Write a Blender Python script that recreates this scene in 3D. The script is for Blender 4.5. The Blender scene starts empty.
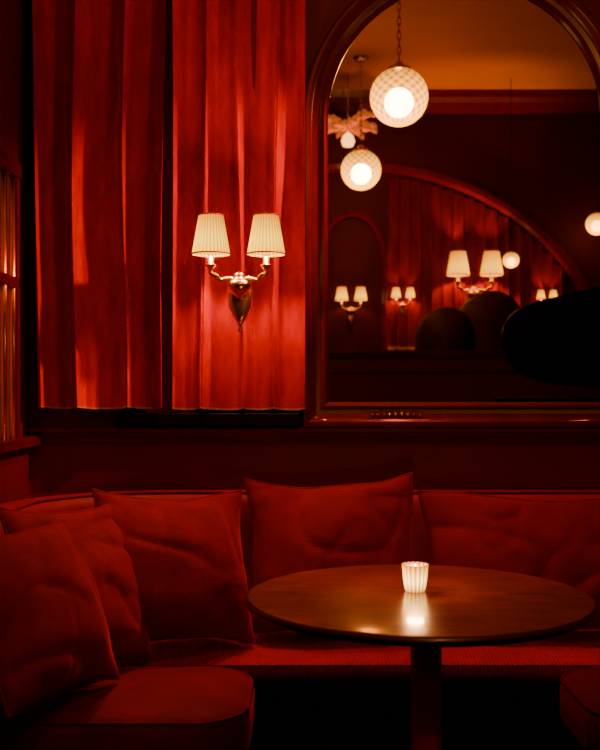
import bpy, bmesh, math, random
from mathutils import Vector, Matrix, noise
random.seed(3)
S = bpy.context.scene
COL = S.collection
F=1000.0; CX=300.0; HY=388.0; CZ=1.24; MY=3.43
def P(px,py,d): return Vector(((px-CX)*d/F, d, CZ-(py-HY)*d/F))
def R(px,py,D):
    v=P(px,py,D); v.y=2*MY-D; return v

# ---------------------------------------------------------------- materials
def newmat(name):
    m=bpy.data.materials.new(name); m.use_nodes=True
    nt=m.node_tree; b=nt.nodes['Principled BSDF']; return m,nt,b
def N(nt,t,**k):
    n=nt.nodes.new(t)
    for a,v in k.items(): setattr(n,a,v)
    return n
def mat(name,col,rough=.5,metal=0,var=.25,nscale=8,bump=0,bscale=60,coat=0,sheen=0,sheencol=(1,.2,.15),emis=None,estr=0,stretch=(1,1,1),spec=.5):
    m,nt,b=newmat(name)
    tc=N(nt,'ShaderNodeTexCoord'); mp=N(nt,'ShaderNodeMapping'); mp.inputs['Scale'].default_value=stretch
    nt.links.new(tc.outputs['Object'],mp.inputs[0])
    nz=N(nt,'ShaderNodeTexNoise'); nz.inputs['Scale'].default_value=nscale; nz.inputs['Detail'].default_value=5
    nt.links.new(mp.outputs[0],nz.inputs['Vector'])
    cr=N(nt,'ShaderNodeValToRGB')
    cr.color_ramp.elements[0].position=.3; cr.color_ramp.elements[1].position=.7
    cr.color_ramp.elements[0].color=tuple(c*(1-var) for c in col)+(1,)
    cr.color_ramp.elements[1].color=tuple(min(1,c*(1+var)) for c in col)+(1,)
    nt.links.new(nz.outputs[0],cr.inputs[0]); nt.links.new(cr.outputs[0],b.inputs['Base Color'])
    b.inputs['Roughness'].default_value=rough; b.inputs['Metallic'].default_value=metal
    b.inputs['Coat Weight'].default_value=coat; b.inputs['Coat Roughness'].default_value=.12
    b.inputs['Specular IOR Level'].default_value=spec
    if sheen:
        b.inputs['Sheen Weight'].default_value=sheen; b.inputs['Sheen Roughness'].default_value=.4
        b.inputs['Sheen Tint'].default_value=tuple(sheencol)+(1,)
    if bump:
        n2=N(nt,'ShaderNodeTexNoise'); n2.inputs['Scale'].default_value=bscale; n2.inputs['Detail'].default_value=4
        nt.links.new(mp.outputs[0],n2.inputs['Vector'])
        bp=N(nt,'ShaderNodeBump'); bp.inputs['Strength'].default_value=bump; bp.inputs['Distance'].default_value=.01
        nt.links.new(n2.outputs[0],bp.inputs['Height']); nt.links.new(bp.outputs[0],b.inputs['Normal'])
    if emis:
        b.inputs['Emission Color'].default_value=tuple(emis)+(1,); b.inputs['Emission Strength'].default_value=estr
    return m
def cord(name,col,axis='Z',scale=60,bs=.35,**k):
    m=mat(name,col,**k); nt=m.node_tree; b=nt.nodes['Principled BSDF']
    tc=N(nt,'ShaderNodeTexCoord'); w=N(nt,'ShaderNodeTexWave'); w.bands_direction=axis
    w.inputs['Scale'].default_value=scale; w.inputs['Distortion'].default_value=.3
    nt.links.new(tc.outputs['Object'],w.inputs['Vector'])
    bp=N(nt,'ShaderNodeBump'); bp.inputs['Strength'].default_value=bs; bp.inputs['Distance'].default_value=.003
    nt.links.new(w.outputs[0],bp.inputs['Height']); nt.links.new(bp.outputs[0],b.inputs['Normal'])
    return m
M_wall=mat('red_lacquer_wall',(.16,.0006,.003),rough=.5,var=.12,nscale=3,bump=.04,bscale=30,spec=.2)
M_trim=mat('red_lacquer_gloss',(.14,.001,.003),rough=.22,var=.12,coat=.5,nscale=6,spec=.3)
M_frame=mat('mirror_frame_lacquer',(.13,.003,.003),rough=.18,var=.2,coat=.8,nscale=9)
M_far=mat('far_wall_paint',(.07,.001,.002),rough=.6,var=.15,nscale=2,spec=.12)
M_ceil=mat('ceiling_paint',(.62,.26,.06),rough=.7,var=.12,nscale=1.5)
M_floor=mat('dark_carpet',(.003,.0005,.0005),rough=.95,var=.5,nscale=40,bump=.3,bscale=200,spec=.1)
M_curt=mat('velvet_curtain_red',(.50,.0005,.006),rough=.75,var=.20,nscale=10,stretch=(2.2,2.2,.8),bump=.35,bscale=18,sheen=.2,sheencol=(1,.02,.02),spec=.05)
M_hem=mat('gold_hem',(.6,.32,.08),rough=.45,metal=.4)
M_vel=mat('velvet_cushion_red',(.22,.001,.005),rough=.75,var=.2,nscale=12,bump=.2,bscale=50,sheen=.7,sheencol=(1,.05,.04),spec=.08)
M_cord=cord('corduroy_cushion',(.21,.001,.004),'Z',55,.35,rough=.75,var=.15,nscale=9,sheen=.6,sheencol=(1,.05,.04),spec=.08)
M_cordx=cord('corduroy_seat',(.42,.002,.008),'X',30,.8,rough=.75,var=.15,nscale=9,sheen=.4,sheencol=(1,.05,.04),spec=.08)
M_seat_shaded=cord('corduroy_seat_shaded',(.10,.001,.003),'X',30,.7,rough=.75,var=.15,nscale=9,sheen=.15,sheencol=(1,.05,.05),spec=.05)  # darker copy of the seat corduroy, weaker light put into the colour
M_seat=mat('velvet_seat_red',(.18,.001,.004),rough=.7,var=.2,nscale=9,bump=.2,bscale=40,sheen=.5,sheencol=(1,.05,.04),spec=.1)
M_back=mat('backrest_red',(.32,.001,.006),rough=.5,var=.15,nscale=5,sheen=.2,sheencol=(1,.04,.05),spec=.2)
M_plinth=mat('dark_plinth',(.003,.0005,.0005),rough=.8,spec=.05)
M_column=mat('red_column_lacquer',(.7,.010,.010),rough=.35,var=.1,coat=.3)
M_brass=mat('brass',(.95,.60,.17),rough=.26,metal=1,var=.12,nscale=30)
M_black=mat('black_lacquer',(.003,.002,.002),rough=.5,var=.2,spec=.2)
M_piano=mat('piano_black',(.003,.002,.002),rough=.22,var=.2,spec=.35)
M_ivory=mat('ivory_keys',(.5,.4,.25),rough=.4)
M_dark=mat('dark_leather',(.06,.008,.005),rough=.6,spec=.3)
M_amber=mat('amber_glass',(.30,.08,.02),rough=.25,emis=(1,.2,.03),estr=.05)
M_feather=mat('feather_peach',(.6,.24,.09),rough=.8,emis=(1,.30,.07),estr=.3)
M_wax=mat('candle_wax',(.4,.25,.1),rough=.5,emis=(1,.5,.12),estr=2)
M_flame=mat('flame',(1,.7,.3),emis=(1,.55,.15),estr=25)
M_bulb=mat('bulb',(.3,.2,.1),emis=(1,.5,.14),estr=4)
def wood():
    m,nt,b=newmat('polished_walnut')
    tc=N(nt,'ShaderNodeTexCoord'); mp=N(nt,'ShaderNodeMapping'); mp.inputs['Scale'].default_value=(3,14,2)
    mp.inputs['Rotation'].default_value=(0,0,.5)
    nt.links.new(tc.outputs['Object'],mp.inputs[0])
    nz=N(nt,'ShaderNodeTexNoise'); nz.inputs['Scale'].default_value=3.2; nz.inputs['Detail'].default_value=9; nz.inputs['Distortion'].default_value=1.2
    nt.links.new(mp.outputs[0],nz.inputs['Vector'])
    cr=N(nt,'ShaderNodeValToRGB'); e=cr.color_ramp.elements
    e[0].position=.3; e[0].color=(.15,.018,.004,1); e[1].position=.75; e[1].color=(.42,.070,.010,1)
    nt.links.new(nz.outputs[0],cr.inputs[0]); nt.links.new(cr.outputs[0],b.inputs['Base Color'])
    b.inputs['Roughness'].default_value=.28; b.inputs['Coat Weight'].default_value=.55; b.inputs['Coat Roughness'].default_value=.10
    b.inputs['Specular IOR Level'].default_value=.4
    bp=N(nt,'ShaderNodeBump'); bp.inputs['Strength'].default_value=.2; bp.inputs['Distance'].default_value=.003
    nt.links.new(nz.outputs[0],bp.inputs['Height']); nt.links.new(bp.outputs[0],b.inputs['Normal'])
    return m
M_wood=wood()
M_edge=mat('dark_walnut_edge',(.05,.008,.005),rough=.3,coat=.4)
def mirror_mat():
    m,nt,b=newmat('mirror_silver')
    b.inputs['Base Color'].default_value=(.88,.72,.60,1); b.inputs['Metallic'].default_value=1; b.inputs['Roughness'].default_value=.0
    return m
M_mirror=mirror_mat()
def shade_mat():
    m,nt,b=newmat('pleated_shade')
    tc=N(nt,'ShaderNodeTexCoord'); sp=N(nt,'ShaderNodeSeparateXYZ'); nt.links.new(tc.outputs['Generated'],sp.inputs[0])
    cr=N(nt,'ShaderNodeValToRGB'); e=cr.color_ramp.elements
    e[0].position=0; e[0].color=(1,.40,.002,1); e[1].position=1; e[1].color=(.55,.15,.0005,1)
    k=e.new(.35); k.color=(1,.50,.008,1)
    nt.links.new(sp.outputs[2],cr.inputs[0])
    so=N(nt,'ShaderNodeSeparateXYZ'); nt.links.new(tc.outputs['Object'],so.inputs[0])
    at=N(nt,'ShaderNodeMath',operation='ARCTAN2'); nt.links.new(so.outputs[1],at.inputs[0]); nt.links.new(so.outputs[0],at.inputs[1])
    mu=N(nt,'ShaderNodeMath',operation='MULTIPLY'); mu.inputs[1].default_value=30; nt.links.new(at.outputs[0],mu.inputs[0])
    si=N(nt,'ShaderNodeMath',operation='SINE'); nt.links.new(mu.outputs[0],si.inputs[0])
    mr=N(nt,'ShaderNodeMapRange'); mr.inputs['From Min'].default_value=-1; mr.inputs['To Min'].default_value=2.0; mr.inputs['To Max'].default_value=4.2
    nt.links.new(si.outputs[0],mr.inputs['Value'])
    nt.links.new(cr.outputs[0],b.inputs['Emission Color']); nt.links.new(mr.outputs[0],b.inputs['Emission Strength'])
    b.inputs['Base Color'].default_value=(.004,.002,.0002,1); b.inputs['Roughness'].default_value=.9; b.inputs['Specular IOR Level'].default_value=.0
    return m
M_shade=shade_mat()
def globe_mat():
    m,nt,b=newmat('prismatic_globe_glass')
    tc=N(nt,'ShaderNodeTexCoord')
    so=N(nt,'ShaderNodeSeparateXYZ'); nt.links.new(tc.outputs['Object'],so.inputs[0])
    at=N(nt,'ShaderNodeMath',operation='ARCTAN2'); nt.links.new(so.outputs[1],at.inputs[0]); nt.links.new(so.outputs[0],at.inputs[1])
    sp=N(nt,'ShaderNodeSeparateXYZ'); nt.links.new(tc.outputs['Generated'],sp.inputs[0])
    outs=[]
    for sg in(1,-1):
        a=N(nt,'ShaderNodeMath',operation='MULTIPLY'); a.inputs[1].default_value=16*sg; nt.links.new(at.outputs[0],a.inputs[0])
        c_=N(nt,'ShaderNodeMath',operation='MULTIPLY_ADD'); c_.inputs[1].default_value=42; nt.links.new(sp.outputs[2],c_.inputs[0]); nt.links.new(a.outputs[0],c_.inputs[2])
        s_=N(nt,'ShaderNodeMath',operation='SINE'); nt.links.new(c_.outputs[0],s_.inputs[0]); outs.append(s_)
    ad=N(nt,'ShaderNodeMath',operation='ADD'); nt.links.new(outs[0].outputs[0],ad.inputs[0]); nt.links.new(outs[1].outputs[0],ad.inputs[1])
    mp=N(nt,'ShaderNodeMapRange'); mp.inputs['From Min'].default_value=-2; mp.inputs['From Max'].default_value=2
    nt.links.new(ad.outputs[0],mp.inputs['Value'])
    cr=N(nt,'ShaderNodeValToRGB'); e=cr.color_ramp.elements
    e[0].position=.1; e[0].color=(.45,.14,.006,1); e[1].position=.75; e[1].color=(1,.45,.03,1)
    nt.links.new(mp.outputs[0],cr.inputs[0])
    mr=N(nt,'ShaderNodeMapRange'); mr.inputs['From Min'].default_value=.1; mr.inputs['From Max'].default_value=.95; mr.inputs['To Min'].default_value=9; mr.inputs['To Max'].default_value=1.2
    nt.links.new(sp.outputs[2],mr.inputs['Value'])
    em=N(nt,'ShaderNodeEmission'); nt.links.new(cr.outputs[0],em.inputs[0]); nt.links.new(mr.outputs[0],em.inputs[1])
    tr=N(nt,'ShaderNodeBsdfTransparent'); tr.inputs[0].default_value=(1,.7,.35,1)
    mx=N(nt,'ShaderNodeMixShader'); mx.inputs[0].default_value=.965
    nt.links.new(tr.outputs[0],mx.inputs[1]); nt.links.new(em.outputs[0],mx.inputs[2])
    nt.links.new(mx.outputs[0],nt.nodes['Material Output'].inputs[0])
    return m
M_globe=globe_mat()
def votive_mat():
    m,nt,b=newmat('votive_glass')
    tc=N(nt,'ShaderNodeTexCoord'); sp=N(nt,'ShaderNodeSeparateXYZ'); nt.links.new(tc.outputs['Generated'],sp.inputs[0])
    cr=N(nt,'ShaderNodeValToRGB'); e=cr.color_ramp.elements
    e[0].position=0; e[0].color=(.30,.07,.008,1); e[1].position=1; e[1].color=(.35,.09,.012,1)
    k=e.new(.4); k.color=(1,.55,.12,1)
    k=e.new(.78); k.color=(.7,.24,.03,1)
    nt.links.new(sp.outputs[2],cr.inputs[0]); nt.links.new(cr.outputs[0],b.inputs['Emission Color'])
    so=N(nt,'ShaderNodeSeparateXYZ'); nt.links.new(tc.outputs['Object'],so.inputs[0])
    at=N(nt,'ShaderNodeMath',operation='ARCTAN2'); nt.links.new(so.outputs[1],at.inputs[0]); nt.links.new(so.outputs[0],at.inputs[1])
    mu=N(nt,'ShaderNodeMath',operation='MULTIPLY'); mu.inputs[1].default_value=16; nt.links.new(at.outputs[0],mu.inputs[0])
    si=N(nt,'ShaderNodeMath',operation='SINE'); nt.links.new(mu.outputs[0],si.inputs[0])
    mr=N(nt,'ShaderNodeMapRange'); mr.inputs['From Min'].default_value=-1; mr.inputs['To Min'].default_value=2.5; mr.inputs['To Max'].default_value=8
    nt.links.new(si.outputs[0],mr.inputs['Value']); nt.links.new(mr.outputs[0],b.inputs['Emission Strength'])
    b.inputs['Base Color'].default_value=(.01,.005,.002,1); b.inputs['Roughness'].default_value=.15
    return m
M_votive=votive_mat()

# ---------------------------------------------------------------- helpers
def obj(name,verts,faces,mats,parent=None,smooth=True,loc=None,rot=None):
    me=bpy.data.meshes.new(name); me.from_pydata([tuple(v) for v in verts],[],faces); me.update()
    o=bpy.data.objects.new(name,me); COL.objects.link(o)
    if not isinstance(mats,(list,tuple)): mats=[mats]
    for m in mats: me.materials.append(m)
    if smooth: me.polygons.foreach_set('use_smooth',[True]*len(me.polygons))
    bm=bmesh.new(); bm.from_mesh(me); bmesh.ops.recalc_face_normals(bm,faces=bm.faces); bm.to_mesh(me); bm.free()
    if parent: o.parent=parent
    if loc is not None: o.location=loc
    if rot is not None: o.rotation_euler=rot
    return o
def empty(name,loc=(0,0,0),rot=(0,0,0),scale=1):
    e=bpy.data.objects.new(name,None); COL.objects.link(e); e.location=loc; e.rotation_euler=rot; e.scale=(scale,)*3; e.empty_display_size=.1; return e
def box(name,lo,hi,m,parent=None,bev=.0,seg=3,sub=0):
    lo=Vector(lo);hi=Vector(hi); c=(lo+hi)/2; d=(hi-lo)/2
    v=[(x*d.x,y*d.y,z*d.z) for x in(-1,1) for y in(-1,1) for z in(-1,1)]
    f=[(0,1,3,2),(4,6,7,5),(0,4,5,1),(2,3,7,6),(0,2,6,4),(1,5,7,3)]
    o=obj(name,v,f,m,parent,smooth=False,loc=c)
    if bev:
        b=o.modifiers.new('bevel','BEVEL'); b.width=bev; b.segments=seg
        o.data.polygons.foreach_set('use_smooth',[True]*6)
        w=o.modifiers.new('wn','WEIGHTED_NORMAL')
    return o
def extrude(name,pts,z0,z1,m,parent=None,bev=.006,mtx=None):
    n=len(pts)
    v=[Vector((x,y,z0)) for x,y in pts]+[Vector((x,y,z1)) for x,y in pts]
    if mtx: v=[mtx@q for q in v]
    f=[(i,(i+1)%n,n+(i+1)%n,n+i) for i in range(n)]+[tuple(range(n)),tuple(range(n,2*n))]
    o=obj(name,v,f,m,parent,smooth=False)
    if bev:
        b=o.modifiers.new('bevel','BEVEL'); b.width=bev; b.segments=2; b.limit_method='ANGLE'
    return o
def lathe(name,prof,m,parent=None,segs=48,flute=0,fa=0,loc=None,rot=None,smooth=True):
    v=[];f=[];n=len(prof)
    for i in range(segs):
        a=2*math.pi*i/segs
        for r,z in prof:
            k=1+fa*math.cos(a*flute) if flute else 1
            v.append((r*k*math.cos(a),r*k*math.sin(a),z))
    for i in range(segs):
        j=(i+1)%segs
        for q in range(n-1): f.append((i*n+q,j*n+q,j*n+q+1,i*n+q+1))
    o=obj(name,v,f,m,parent,smooth,loc,rot)
    bm=bmesh.new(); bm.from_mesh(o.data); bmesh.ops.remove_doubles(bm,verts=bm.verts,dist=1e-6); bm.to_mesh(o.data); bm.free()
    return o
def tube(name,pts,r,m,parent=None,segs=12,radii=None):
    pts=[Vector(p) for p in pts]; out=[];rr=[]
    n=len(pts)
    for i in range(n-1):
        p0=pts[max(i-1,0)];p1=pts[i];p2=pts[i+1];p3=pts[min(i+2,n-1)]
        st=6 if n>2 else 1
        for k in range(st):
            t=k/st
            out.append(.5*((2*p1)+(p2-p0)*t+(2*p0-5*p1+4*p2-p3)*t*t+(3*p1-p0-3*p2+p3)*t**3))
            rr.append((radii[i]*(1-t)+radii[i+1]*t) if radii else r)
    out.append(pts[-1]); rr.append(radii[-1] if radii else r)
    v=[];f=[]
    t0=(out[1]-out[0]).normalized()
    nrm=t0.orthogonal().normalized()
    for i,p in enumerate(out):
        t=(out[min(i+1,len(out)-1)]-out[max(i-1,0)]).normalized()
        nrm=(nrm-t*nrm.dot(t)).normalized(); b=t.cross(nrm)
        for s in range(segs):
            a=2*math.pi*s/segs
            v.append(p+(nrm*math.cos(a)+b*math.sin(a))*rr[i])
    for i in range(len(out)-1):
        for s in range(segs):
            q=(s+1)%segs
            f.append((i*segs+s,i*segs+q,(i+1)*segs+q,(i+1)*segs+s))
    f.append(tuple(range(segs))); f.append(tuple((len(out)-1)*segs+s for s in range(segs)))
    return obj(name,v,f,m,parent)
def light(name,kind,loc,energy,col,parent=None,size=.03,rot=None,spot=None,blend=.6):
    l=bpy.data.lights.new(name,kind); l.energy=energy; l.color=col
    if kind=='AREA': l.size=size
    else: l.shadow_soft_size=size
    if spot: l.spot_size=math.radians(spot); l.spot_blend=blend
    o=bpy.data.objects.new(name,l); COL.objects.link(o); o.location=loc
    if rot is not None: o.rotation_euler=rot
    if parent: o.parent=parent
    return o

# ---------------------------------------------------------------- room shell
WX=-.93; WY=3.45; FY=-1.6; H=3.72
box('floor',(-3.6,FY-.1,-.1),(4,WY+.1,0),M_floor)
box('ceiling',(-3.6,FY-.1,H),(4,WY+.1,H+.1),M_ceil)
box('wall_back',(-3.6,WY,0),(4,WY+.1,H),M_wall)
box('wall_front',(-3.6,FY-.1,0),(4,FY,H),M_far)
box('wall_right',(4,FY-.1,0),(4.1,WY+.1,H),M_far)
box('wall_left',(-3.7,FY-.1,0),(-3.6,WY+.1,H),M_far)
box('wall_partition',(WX-.12,1.6,0),(WX,WY,H),M_wall)
def moulding(name,pts_yz,x0,x1,m,mirror=False):
    v=[];n=len(pts_yz)
    for x in(x0,x1):
        for y,z in pts_yz: v.append((x,y,z))
    f=[(i,(i+1)%n,n+(i+1)%n,n+i) for i in range(n)]+[tuple(range(n)),tuple(range(n,2*n))]
    return obj(name,v,f,m,smooth=False)
z=1.055
moulding('trim_1',[(WY,z),(WY-.012,z),(WY-.016,z+.012),(WY-.03,z+.018),(WY-.045,z+.032),(WY-.055,z+.036),(WY-.055,z+.048),(WY-.04,z+.052),(WY,z+.052)],WX,4,M_trim)
moulding('trim_2',[(FY,H-.16),(FY+.05,H-.15),(FY+.09,H-.09),(FY+.14,H-.06),(FY+.16,H),(FY,H)],-3.6,4,M_trim)
zr=CZ+.035*8.45
moulding('trim_3',[(FY,zr-.06),(FY+.04,zr-.05),(FY+.07,zr-.02),(FY+.07,zr+.02),(FY,zr+.02)],-3.6,4,M_trim)
HWY=-.42; hz=CZ+.036*7.3
box('wall_divider',(.16,HWY-.10,0),(4,HWY,hz),M_wall)
moulding('trim_4',[(HWY,hz-.05),(HWY+.015,hz-.045),(HWY+.03,hz-.01),(HWY+.03,hz+.012),(HWY-.13,hz+.012),(HWY-.13,hz),(HWY,hz)],.14,4,M_trim)
moulding('trim_5',[(HWY,hz-.15),(HWY+.02,hz-.145),(HWY+.02,hz-.125),(HWY,hz-.12)],.16,4,M_trim)
def window_left():
    e=empty('window_1',(0,0,0))
    zb,zm,zt=1.075,1.575,1.93
    y0,y1=2.2,3.21
    box('sill',(WX,y0-.05,zb-.03),(WX+.05,WY-.03,zb+.005),M_trim,e,.006)
    box('top_rail',(WX,y0,zt-.02),(WX+.035,y1+.01,zt+.03),M_trim,e,.006)
    box('mid_rail',(WX,y0,zm-.018),(WX+.03,y1+.01,zm+.018),M_trim,e,.005)
    box('stile',(WX,y1-.01,zb),(WX+.03,y1+.012,zt),M_trim,e,.004)
    box('glass',(WX,y0,zb),(WX+.006,y1,zt),M_amber,e)
    for i in range(8):
        y=y1-.035-i*.095
        tube('bar_%d'%i,[(WX+.018,y,zb),(WX+.018,y,zt)],.011,M_brass,e,12)
window_left()

# ---------------------------------------------------------------- mirror
def arch_path(cx,cz,rx,rz,zb,n=56):
    pts=[];nr=[]
    pts.append(Vector((cx-rx,zb)));nr.append(Vector((-1,-1)))
    for i in range(n+1):
        a=math.pi-math.pi*i/n
        pts.append(Vector((cx+rx*math.cos(a),cz+rz*math.sin(a))))
        nn=Vector((math.cos(a)/rx,math.sin(a)/rz)).normalized(); nr.append(nn)
    pts.append(Vector((cx+rx,zb)));nr.append(Vector((1,-1)))
    return pts,nr
def arch_frame(name,path,prof,ywall,sgn,m,parent,closed=True):
    pts,nr=path; v=[];f=[];n=len(prof);k=len(pts)
    for p,q in zip(pts,nr):
        for u,w in prof:
            v.append((p.x+q.x*u,ywall+sgn*w,p.y+q.y*u))
    for i in range(k if closed else k-1):
        j=(i+1)%k
        for a in range(n):
            b=(a+1)%n; f.append((i*n+a,i*n+b,j*n+b,j*n+a))
    o=obj(name,v,f,m,parent,smooth=True)
    es=o.modifiers.new('es','EDGE_SPLIT'); es.split_angle=math.radians(28)
    return o
mir=empty('arched_wall_mirror')
mcx=(465-300)*.00342; mr=.4685; mcz=CZ+(388-120)*.00342; mzb=1.192
pa=arch_path(mcx,mcz,mr,mr,mzb)
prof=[(0,.0),(0,.025),(.006,.036),(.014,.040),(.022,.036),(.026,.028),(.040,.032),(.052,.045),(.058,.06),(.066,.068),(.076,.068),(.084,.060),(.087,.045),(.087,0)]
arch_frame('frame',pa,prof,WY,-1,M_frame,mir)
gv=[(p.x,WY-.02,p.y) for p,q in zip(*pa)]
obj('glass',gv,[tuple(range(len(gv)))],M_mirror,mir,smooth=False)
for i in range(9):
    x=(397-300)*.00338+(i-4)*.020
    a=abs(i-4)
    lathe('carving_%d'%i,[(0,.008),(.006,.006),(.011-.0006*a,0)],M_frame,mir,12,loc=(x,WY-.050,mzb-.045),rot=(math.pi/2,0,0))
    tube('scroll_%d'%i,[(x-.009,WY-.050,mzb-.034),(x,WY-.055,mzb-.028),(x+.009,WY-.050,mzb-.034)],.0025,M_frame,mir,8)

# ---------------------------------------------------------------- curtains
def curtain(name,x0,x1,z0,z1,y0,A,folds,ph,m,nx=260,nz=70,sgn=1,flare=0,top=None,seed=0,parent=None):
    v=[];f=[]
    for j in range(nz+1):
        for i in range(nx+1):
            s=i/nx; 
            zt=z1
            if top: zt=top(x0+(x1-x0)*s)
            t=j/nz if j>1 else j*.35/nz
            z=z0+(zt-z0)*t
            x=x0+(x1-x0)*s+flare*(s-.5)*(1-t)
            w=noise.noise(Vector((s*3,z*.8,seed)))*1.5
            p=2*math.pi*folds*s+ph+w
            sn=math.sin(p)
            q=(math.copysign(abs(sn)**.85,sn)+.20*math.sin(3*p+1.1+seed))
            amp=.85+.6*noise.noise(Vector((s*2.3,z*.5,seed+9)))
            d=q*amp+.4*math.sin(.5*p+seed*2)
            d+=.32*noise.noise(Vector((s*9,z*1.6,seed+5)))+.12*noise.noise(Vector((s*22,z*4,seed+5)))
            x+=.018*math.cos(p)
            v.append((x,y0-sgn*A*d,z+.004*math.sin(p)*(1-t)))
    w=nx+1
    for j in range(nz):
        for i in range(nx): f.append((j*w+i,j*w+i+1,(j+1)*w+i+1,(j+1)*w+i))
    o=obj(name,v,f,[m,M_hem],parent)
    for k,pl in enumerate(o.data.polygons):
        if k<nx: pl.material_index=1
    return o
curtain('velvet_curtain',P(28,0,3.34).x,P(167,0,3.34).x,1.172,3.1,3.35,.052,3.0,.9,M_curt,nx=340,seed=1.3,flare=-.04,nz=110)
curtain('velvet_curtain',P(177,0,3.36).x,P(300,0,3.36).x,1.168,3.1,3.385,.042,3.6,2.6,M_curt,nx=320,seed=4.1,nz=110)
tube('curtain_rail',[(WX+.0,3.385,3.12),(.1,3.385,3.12)],.015,M_brass)
box('window_sill',(P(118,0,3.4).x,3.375,1.112),(.0,WY,1.155),M_black,None,.004)

# ---------------------------------------------------------------- sconces
def sconce(loc,scale=1,face=-1,power=6,lit=True,name='wall_sconce'):
    e=empty(name,loc,(0,0,0 if face<0 else math.pi),scale)
    out=[(0,-.125),(.014,-.105),(.026,-.085),(.037,-.06),(.041,-.03),(.041,.0),(.034,.022),(.038,.034),(.022,.045),(0,.05)]
    pts=out+[(-x,zz) for x,zz in out[-2:0:-1]]
    v=[];f=[];n=len(pts)
    for sc,yy in((1,0.01),(1,-.012),(.82,-.022),(.55,-.024)):
        for x,zz in pts: v.append((x*sc,yy,(zz+.03)*sc-.03))
    for r in range(3):
        for i in range(n):
            j=(i+1)%n; f.append((r*n+i,r*n+j,(r+1)*n+j,(r+1)*n+i))
    f.append(tuple(range(3*n,4*n)))
    obj('backplate',v,f,M_brass,e)
    lathe('finial',[(0,-.155),(.005,-.15),(.008,-.14),(.004,-.132),(.010,-.122),(.006,-.112),(0,-.108)],M_brass,e,20,loc=(0,-.012,.01))
    lathe('body',[(0,-.035),(.008,-.033),(.014,-.024),(.032,-.010),(.040,.006),(.039,.018),(.026,.028),(.015,.034),(.021,.042),(.010,.05),(0,.056)],M_brass,e,32,loc=(0,-.05,0))
    for s in(-1,1):
        tube('arm',[(0,-.045,.012),(s*.03,-.06,.03),(s*.06,-.08,.024),(s*.072,-.09,.035),(s*.088,-.09,.045),(s*.088,-.09,.075)],.006,M_brass,e,radii=[.010,.009,.008,.009,.008,.007])
        lathe('drip_cup',[(0,-.012),(.008,-.01),(.012,0),(.018,.006),(.019,.009),(.010,.008),(.010,.034),(0,.034)],M_brass,e,24,loc=(s*.088,-.09,.062))
        lathe('candle_tube',[(.0,0),(.009,0),(.009,.045),(0,.045)],M_wax,e,16,loc=(s*.088,-.09,.092))
        lathe('shade',[(.060,.104),(.039,.228)],M_shade,e,180,30,.022,loc=(s*.088,-.09,0))
        lathe('shade_rim_low',[(.0595,.1025),(.0625,.1025),(.0625,.107),(.0595,.107),(.0595,.1025)],M_hem,e,48,loc=(s*.088,-.09,0))
        lathe('shade_rim_top',[(.0385,.226),(.041,.226),(.041,.230),(.0385,.230),(.0385,.226)],M_hem,e,48,loc=(s*.088,-.09,0))
        if lit:
            light('bulb_light','POINT',(s*.088,-.09,.155),power,(1,.38,.10),e,.02)
    return e
o=P(241,291,3.33)
sconce((o.x,3.285,o.z),1,-1,14)
def rsc(px,py,w,power,D=8.38):  # extra sconces modelled in place of ones reflected by an opposite mirror
    v=R(px,py,D); s=w*D/1000/.186
    sconce((v.x,FY+.03,v.z),s,1,power, lit=power>0)
rsc(473,296,35,26)
rsc(403,306,15,6)
rsc(351,312,20,3)
rsc(547,306,13,6)

# ---------------------------------------------------------------- globe pendants
def globe(px,py,rpx,r,power,chain=True):
    D=r/(rpx/1000); v=R(px,py,D)
    e=empty('globe_pendant_lamp',v)
    prof=[(r*math.sin(a),-r*math.cos(a)) for a in [math.pi*i/28 for i in range(27)]]
    prof[0]=(0,-r)
    lathe('globe',prof,M_globe,e,64)
    lathe('cap',[(r*.42,r*.88),(r*.40,r*1.0),(r*.2,r*1.06),(r*.12,r*1.2),(r*.05,r*1.25),(0,r*1.25)],M_brass,e,32)
    L=H-v.z
    if chain:
        n=int(L/.045); vs=[];fs=[]
        for i in range(n):
            zc=r*1.25+(i+.5)*(L-r*1.25)/n; hl=(L-r*1.25)/n*.62; b=len(vs)
            for a in range(12):
                t=2*math.pi*a/12
                for q in range(5):
                    u=2*math.pi*q/5
                    rr=.009+.0028*math.cos(u); x=rr*math.cos(t); zz=hl*math.sin(t)*(rr/.009); y=.0028*math.sin(u)
                    vs.append((x,y,zc+zz) if i%2 else (y,x,zc+zz))
            for a in range(12):
                for q in range(5):
                    fs.append((b+a*5+q,b+a*5+(q+1)%5,b+((a+1)%12)*5+(q+1)%5,b+((a+1)%12)*5+q))
        obj('chain',vs,fs,M_brass,e)
        lathe('canopy',[(0,L-.03),(.03,L-.03),(.055,L-.008),(.06,L)],M_brass,e,32)
    else:
        tube('cord',[(0,0,r),(0,0,L)],.003,M_black,e,8)
    light('globe_light','POINT',(0,0,-r*.2),power,(1,.42,.17),e,r*.5)
    return e
globe(399,97,29,.15,480)
globe(361,170,20,.15,560)
globe(511,260,8,.064,12,False)
globe(597,224,11,.09,24,False)

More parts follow.
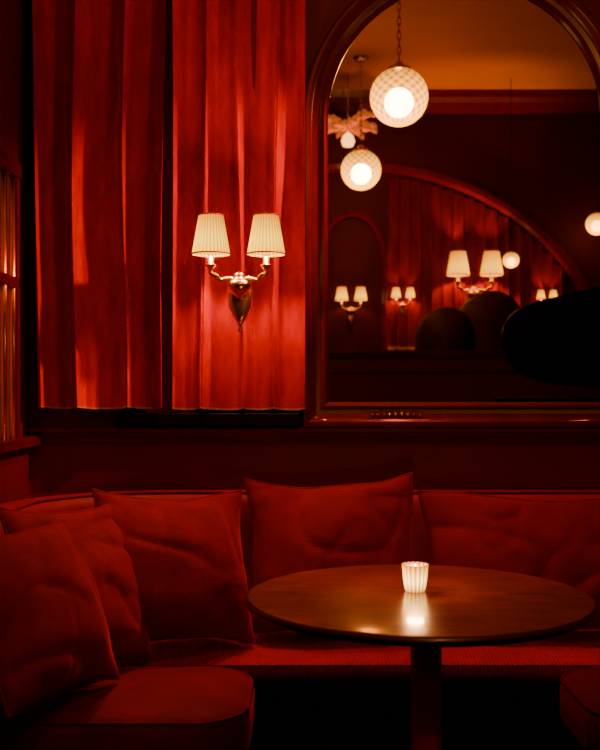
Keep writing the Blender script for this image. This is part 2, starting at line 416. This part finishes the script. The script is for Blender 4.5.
c=R(348,126,7.9)
fe=empty('feather_pendant_lamp',c)
for k in range(34):
    a=2*math.pi*k/34+random.uniform(-.1,.1); L=random.uniform(.18,.27); dr=Vector((math.cos(a),math.sin(a),0)); sd=Vector((-math.sin(a),math.cos(a),0))
    lift=random.uniform(.0,.12)
    v=[];f=[]
    for i in range(11):
        t=i/10; p=dr*L*t+Vector((0,0,lift*math.sin(t*1.8)-.03*t*t)); w=.04*math.sin(math.pi*min(1,t*.85+.12))
        for q in(-1,0,1): v.append(p+sd*w*q+Vector((0,0,-.03*abs(q)+random.uniform(-.012,.012))))
    for i in range(10):
        for q in range(2): f.append((i*3+q,i*3+q+1,i*3+q+4,i*3+q+3))
    obj('feather_%d'%k,v,f,M_feather,fe)
tube('stem',[(0,0,-.08),(0,0,H-c.z)],.005,M_brass,fe)
lathe('bulb',[(0,-.17),(.04,-.16),(.055,-.12),(.04,-.08),(.02,-.06),(0,-.05)],M_bulb,fe,24)

# ---------------------------------------------------------------- arch + curtain standing in for an opposite mirror's reflection
arc=empty('mirror_reflection_standin')
Df=8.42
ac=R(360,400,Df); ax=.250*Df; az=.228*Df
pth=arch_path(ac.x,ac.z,ax,az,zr)
pth=(pth[0][8:-8],pth[1][8:-8])
arch_frame('arch_moulding',pth,[(0,0),(0,.05),(.03,.07),(.07,.07),(.10,.04),(.10,0)],FY,1,M_trim,arc,closed=False)
c2=R(352,262,Df)
pth=arch_path(c2.x,c2.z,.030*Df,.045*Df,zr)
arch_frame('inner_arch',pth,[(0,0),(0,.05),(.03,.07),(.05,.05),(.05,0)],FY+.0,1,M_trim,arc)
M_curtd=mat('reflected_curtain_red',(.14,.0008,.003),rough=.8,var=.3,nscale=6,stretch=(3,3,.8),spec=.1)
curtain('curtain',R(385,0,Df).x,R(560,0,Df).x,zr+.03,3,FY+.04,.018,16,0,M_curtd,nx=420,nz=20,sgn=-1,
   top=lambda x: ac.z+az*math.sqrt(max(.02,1-((x-ac.x)/ax)**2))-.03,parent=arc)

# ---------------------------------------------------------------- banquette
BQ=empty('corner_banquette')
def rounded_path(off,xl=WX,xr=1.51,yb=WY-.005,y0=2.25,rad=.5,n=14):
    pts=[]
    r=rad-off
    pts.append((xl+off,y0)); 
    for i in range(6): pts.append((xl+off,y0+(yb-rad-y0)*(i+1)/7))
    for i in range(n+1):
        a=math.pi-math.pi/2*i/n
        pts.append((xl+rad+r*math.cos(a),yb-rad+r*math.sin(a)))
    for i in range(1,20): pts.append((xl+rad+(xr-xl-2*rad)*i/20,yb-off))
    for i in range(n+1):
        a=math.pi/2-math.pi/2*i/n
        pts.append((xr-rad+r*math.cos(a),yb-rad+r*math.sin(a)))
    for i in range(6): pts.append((xr-off,y0+(yb-rad-y0)*(6-i)/7))
    pts.append((xr-off,y0))
    return pts
def sweep(name,prof,m,parent):
    rings=[rounded_path(o) for o,_ in prof]; k=len(rings[0]); n=len(prof)
    v=[(rings[a][i][0],rings[a][i][1],prof[a][1]) for i in range(k) for a in range(n)]
    f=[(i*n+a,i*n+(a+1)%n,(i+1)*n+(a+1)%n,(i+1)*n+a) for i in range(k-1) for a in range(n)]
    f+= [tuple(range(n)),tuple((k-1)*n+a for a in range(n))]
    return obj(name,v,f,m,parent)
bt=.893
sweep('backrest',[(0.002,0),(0.002,bt-.02),(.015,bt-.004),(.04,bt),(.09,bt),(.115,bt-.01),(.128,bt-.035),(.130,bt-.08),(.135,bt-.2),(.145,.5),(.15,.40),(.15,0)],M_back,BQ)
pp=[(x,y,bt-.001) for x,y in rounded_path(.108)]
tube('piping',pp[::3]+[pp[-1]],.005,M_vel,BQ,8)
for s,xc in((1,WX),(-1,1.51)):
    v=[(xc+s*.001,WY-.003,bt-.012)]
    for i in range(11):
        a=math.pi-math.pi/2*i/10
        v.append((xc+s*(.5+.5*math.cos(a)),WY-.505+.5*math.sin(a),bt-.012))
    obj('corner_shelf',v,[tuple(range(len(v)))],M_trim,BQ,smooth=False)
def cushion_slab(name,lo,hi,m,parent,crown=.02,r=.05,corner=.08):
    cx,cy=(lo[0]+hi[0])/2,(lo[1]+hi[1])/2; hx,hy=(hi[0]-lo[0])/2,(hi[1]-lo[1])/2
    v=[];f=[]
    def outline(n=96):
        pts=[];c=corner
        for k,(sx,sy) in enumerate(((1,1),(-1,1),(-1,-1),(1,-1))):
            for i in range(n//4):
                a=math.pi/2*(k+i/(n//4-1))
                pts.append((cx+sx*(hx-c)+c*math.cos(a),cy+sy*(hy-c)+c*math.sin(a)))
        return pts
    rings=[]
    for ins,z in((r*.8,lo[2]),(r*.25,lo[2]+r*.25),(0,lo[2]+r*.8),(0,hi[2]-r*.8),(r*.12,hi[2]-r*.4),(r*.4,hi[2]-r*.12),(r,hi[2])):
        base=outline()
        rings.append([((x-cx)*(1-ins/hx)+cx,(y-cy)*(1-ins/hy)+cy,z) for x,y in base])
    base=rings[-1]
    for t in(.92,.82,.7,.55,.4,.25,.1):
        rings.append([((x-cx)*t+cx,(y-cy)*t+cy,z+crown*(1-t**2.2)+.006*noise.noise(Vector((x*6*t,y*6*t,1)))) for x,y,z in base])
    n=len(rings[0])
    for rg in rings: v+=rg
    for a in range(len(rings)-1):
        for i in range(n):
            j=(i+1)%n; f.append((a*n+i,a*n+j,(a+1)*n+j,(a+1)*n+i))
    f.append(tuple((len(rings)-1)*n+i for i in range(n))); f.append(tuple(range(n)))
    o=obj(name,v,f,m,parent)
    ring=rings[4]+[rings[4][0]]
    tube(name+'_piping',[Vector(p)+Vector((0,0,.004)) for p in ring[::2]],.0035,m,parent,8)
    return o
cushion_slab('seat_cushion_left',(-.775,2.39,.30),(-.125,2.875,.452),M_seat,BQ,corner=.14)
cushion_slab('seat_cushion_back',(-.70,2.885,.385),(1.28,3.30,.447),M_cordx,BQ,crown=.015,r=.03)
cushion_slab('seat_cushion_right',(.715,2.39,.30),(1.355,2.875,.452),M_seat_shaded,BQ,corner=.14)
box('plinth_left',(-.775,2.46,0),(-.205,2.9,.31),M_plinth,BQ)
box('plinth_back',(-.775,2.98,0),(1.355,3.30,.39),M_plinth,BQ)
box('plinth_right',(.795,2.46,0),(1.355,2.9,.31),M_plinth,BQ)

# ---------------------------------------------------------------- pillows
def pillow(w,h,t,loc,yaw=0,lean=-14,roll=0,m=M_vel,seed=0,name='throw_pillow',wr=1.0,slump=.03):
    n=64; v=[];f=[]; idx={}
    def shape(a,b):
        x=a*(1-.07*(1-b*b)*abs(a)**2); y=b*(1-.07*(1-a*a)*abs(b)**2)
        return x*w/2,y*h/2
    for side in(-1,1):
        for j in range(n+1):
            for i in range(n+1):
                a=-1+2*i/n; b=-1+2*j/n
                a=math.sin(a*math.pi/2)*.6+a*.4; b=math.sin(b*math.pi/2)*.6+b*.4
                x,y=shape(a,b)
                th=t/2*((max(0,1-a*a))**.5)*((max(0,1-b*b))**.5)*(1-.25*b)
                edge=min(1,th/(t*.25))
                q=Vector((x*4,y*4,seed+side))
                wk=wr*(.026*noise.noise(q)+.008*noise.noise(q*2.6))*edge
                rp=Vector((x*2.2+y*1.3,y*3.5-x*.8,seed*1.7+side))
                rd=1-abs(noise.noise(rp*1.8))*3.2
                if rd>0: wk-=wr*.012*rd*rd*edge
                rp=Vector((x*4.5-y*2.0,y*2.1+x*1.1,seed*2.9+side))
                rd=1-abs(noise.noise(rp*1.5))*4.0
                if rd>0: wk-=wr*.007*rd*rd*edge
                zz=y+.014*noise.noise(Vector((x*6,seed,y*2)))-slump*(1-a*a)*max(0,b)**2+.35*slump*noise.noise(Vector((a*1.7,seed*3,0)))
                x+=.012*noise.noise(Vector((seed,y*6,x)))
                key=(i,j) if (i in(0,n) or j in(0,n)) else (i,j,side)
                if key in idx: continue
                idx[key]=len(v); v.append((x,side*(th+wk),zz))
    def g(i,j,s): return idx[(i,j)] if (i in(0,n) or j in(0,n)) else idx[(i,j,s)]
    for side in(-1,1):
        for j in range(n):
            for i in range(n): f.append((g(i,j,side),g(i+1,j,side),g(i+1,j+1,side),g(i,j+1,side)))
    rot=Matrix.Rotation(math.radians(yaw),3,'Z')@Matrix.Rotation(math.radians(lean),3,'X')@Matrix.Rotation(math.radians(roll),3,'Y')
    o=obj(name,v,f,m,None,loc=loc,rot=rot.to_euler())
    ed=[g(i,0,1) for i in range(n)]+[g(n,j,1) for j in range(n)]+[g(i,n,1) for i in range(n,0,-1)]+[g(0,j,1) for j in range(n,-1,-1)]
    tube('piping',[Vector(v[k]) for k in ed[::2]]+[Vector(v[ed[0]])],.0045,m,o,8)
    return o
pillow(.43,.43,.22,(-.64,2.44,.70),68,-25,3,M_vel,1.0,slump=.01)
pillow(.44,.46,.20,(-.605,2.74,.70),58,-20,3,M_vel,2.2,slump=.01)
pillow(.47,.46,.23,(-.375,2.98,.71),27,-20,3,M_vel,3.7,slump=.015)
pillow(.53,.48,.23,P(333,553,3.13),0,-16,-2,M_cord,4.9,slump=.015)
pillow(.76,.43,.22,P(541,561,3.14),0,-14,1,M_cord,6.1,slump=.01)
pillow(.47,.47,.16,Vector((1.22,2.75,.70)),-70,-16,-3,M_vel,7.3)

# ---------------------------------------------------------------- table
TX,TY,TZ,TR=.272,2.3,.766,.402
T=empty('round_pedestal_table',(TX,TY,0))
lathe('top',[(0,TZ),(TR*.5,TZ),(TR-.020,TZ),(TR-.012,TZ-.001)],M_wood,T,128)
lathe('top_edge',[(TR-.012,TZ-.001),(TR-.003,TZ-.005),(TR,TZ-.009),(TR-.001,TZ-.012),(TR-.006,TZ-.015),(TR-.008,TZ-.019),(TR-.014,TZ-.022),(TR-.06,TZ-.024),(0,TZ-.024)],M_edge,T,128)
lathe('column',[(0,TZ-.024),(.13,TZ-.025),(.13,TZ-.04),(.05,TZ-.05),(.036,TZ-.085),(.035,.5),(.035,.12),(.045,.08),(.06,.05)],M_column,T,40,loc=(.018,0,0))
lathe('base',[(0,.055),(.06,.05),(.16,.03),(.24,.02),(.25,.012),(.25,0),(0,0)],M_trim,T,64,loc=(.018,0,0))

# ---------------------------------------------------------------- votive
V=empty('votive_candle',(.269,2.335,TZ))
r=.030
lathe('glass',[(0,.0),(r*.72,.0),(r*.80,.006),(r*.9,.03),(r*1.0,.060),(r*1.02,.063),(r*.94,.063),(r*.86,.04),(r*.76,.012),(0,.010)],M_votive,V,96,16,.03)
lathe('wax',[(0,.035),(r*.7,.035),(r*.7,.012)],M_wax,V,24)
lathe('flame',[(0,.037),(.004,.042),(.005,.048),(.003,.056),(0,.064)],M_flame,V,16)
light('flame_light','POINT',(0,0,.085),2.2,(1,.42,.13),V,.02)

# ---------------------------------------------------------------- grand piano (right of booth, seen in mirror)
gp=empty('grand_piano')
a=R(510,0,5.6)
bx,by=a.x,a.y
def smooth_closed(ctrl,n=8):
    out=[];k=len(ctrl)
    for i in range(k):
        p0,p1,p2,p3=[Vector(ctrl[(i+q)%k]) for q in(-1,0,1,2)]
        for s in range(n):
            t=s/n; q=.5*((2*p1)+(p2-p0)*t+(2*p0-5*p1+4*p2-p3)*t*t+(3*p1-p0-3*p2+p3)*t**3); out.append((q.x,q.y))
    return out
body=smooth_closed([(bx,by-.45),(bx+.02,by-.22),(bx+.25,by-.06),(bx+.65,by-.02),(bx+1.0,by+.15),(bx+1.4,by+.24),(bx+1.75,by+.24),(bx+1.78,by-.4),(bx+1.75,by-1.0),(bx+1.2,by-1.02),(bx+.5,by-.95),(bx+.1,by-.75)])
extrude('case',body,.90,1.16,M_piano,gp,.01)
extrude('rim',[(x,y) for x,y in body],1.162,1.185,M_piano,gp,.004)
def wl(px,py): v=R(px,py,5.95); return (v.x,v.z)
lid=smooth_closed([wl(506,342),wl(513,318),wl(535,302),wl(575,291),(wl(640,278)),(wl(740,272)),(wl(800,285)),(wl(805,345)),(wl(790,390)),(wl(700,393)),(wl(600,388)),(wl(545,382)),(wl(516,368))],6)
n=len(lid); vv=[]
for dy in(0,.022):
    for x,zq in lid: vv.append((x,by-.12-dy-(zq-1.22)*.35-.25,zq))
ff=[(i,(i+1)%n,n+(i+1)%n,n+i) for i in range(n)]+[tuple(range(n)),tuple(range(n,2*n))]
obj('lid',vv,ff,M_piano,gp,smooth=False)
tube('prop_stick',[(wl(598,0)[0],by-.1,1.18),(wl(598,0)[0],by-.3,1.94)],.012,M_piano,gp,8)
box('keyboard_block',(bx+1.78,by-.98,.80),(bx+2.0,by+.2,.88),M_piano,gp,.005)
box('keys',(bx+1.80,by-.9,.88),(bx+1.98,by+.12,.895),M_ivory,gp,.002)
for i,(x,y) in enumerate(((.35,-.55),(1.6,-.85),(1.6,.08))):
    lathe('leg_%d'%i,[(0,0),(.03,0),(.035,.03),(.025,.06),(.03,.3),(.05,.75),(.06,.90),(0,.90)],M_piano,gp,24,loc=(bx+x,by+y,0))
tube('pedal_lyre',[(bx+1.5,by-.4,.9),(bx+1.5,by-.4,.08)],.02,M_piano,gp,10)

def porter(px,ytop,D,w):
    v=R(px,ytop,D); e=empty('hooded_porter_chair',(v.x,v.y,0)); h=v.z; n=18
    vs=[];fs=[]
    for yy,sc in((-.28,.9),(-.22,1),(.1,1),(.16,.97)):
        vs+= [(-w*sc,yy,.35),(-w*sc,yy,h-w*1.1)]
        for i in range(1,n): 
            t=math.pi-math.pi*i/n; vs.append((w*sc*math.cos(t),yy,h-w*1.1+w*1.1*sc*math.sin(t)))
        vs+=[(w*sc,yy,h-w*1.1),(w*sc,yy,.35)]
    m=n+3
    for k in range(3):
        for i in range(m-1): fs.append((k*m+i,k*m+i+1,(k+1)*m+i+1,(k+1)*m+i))
    fs.append(tuple(range(m)))
    fs.append(tuple(3*m+i for i in range(m)))
    o=obj('hood_shell',vs,fs,M_dark,e)
    box('seat',(-w+.04,-.2,.33),(w-.04,.3,.5),M_dark,e,.04)
    for i,(x,y) in enumerate(((-w+.05,-.2),(w-.09,-.2),(-w+.05,.2),(w-.09,.2))):
        box('leg_%d'%i,(x,y,0),(x+.04,y+.04,.34),M_black,e)
porter(445,308,7.75,.21)
porter(490,292,7.75,.24)

# ---------------------------------------------------------------- added spots to light curtain and cushions, fittings made up
def spot(loc,target,power,col,ang,size=.05):
    e=empty('added_fill_spot',loc)
    d=(Vector(target)-Vector(loc)).normalized(); q=d.to_track_quat('-Z','Y').to_euler()
    h=lathe('housing',[(.0,.14),(.045,.14),(.05,.12),(.055,-.02),(.06,-.03),(.052,-.03),(.048,.10),(0,.11)],M_black,e,32,rot=q)
    tube('stem',[(0,0,.08),(0,0,H-loc[2])],.01,M_black,e)
    light('spot_light','SPOT',d*.035,power,col,e,size,q,ang,.9)
spot((1.7,2.6,2.8),(-.60,3.38,1.60),400,(1,.05,.03),26)
spot((-.30,2.95,3.5),(-.5,2.9,.6),110,(1,.15,.08),32)
spot((.55,3.06,3.5),(.5,3.15,.7),100,(1,.15,.08),38)

w=bpy.data.worlds.new('World'); S.world=w; w.use_nodes=True
w.node_tree.nodes['Background'].inputs[0].default_value=(.5,.03,.03,1); w.node_tree.nodes['Background'].inputs[1].default_value=.003

cam=bpy.data.cameras.new('camera'); co=bpy.data.objects.new('camera',cam); COL.objects.link(co)
co.location=(0,0,CZ); co.rotation_euler=(math.pi/2,0,0)
cam.sensor_fit='HORIZONTAL'; cam.sensor_width=36; cam.lens=60; cam.shift_y=13/600
cam.clip_start=.05
cam.dof.use_dof=True; cam.dof.focus_distance=2.95; cam.dof.aperture_fstop=5.6
S.camera=co
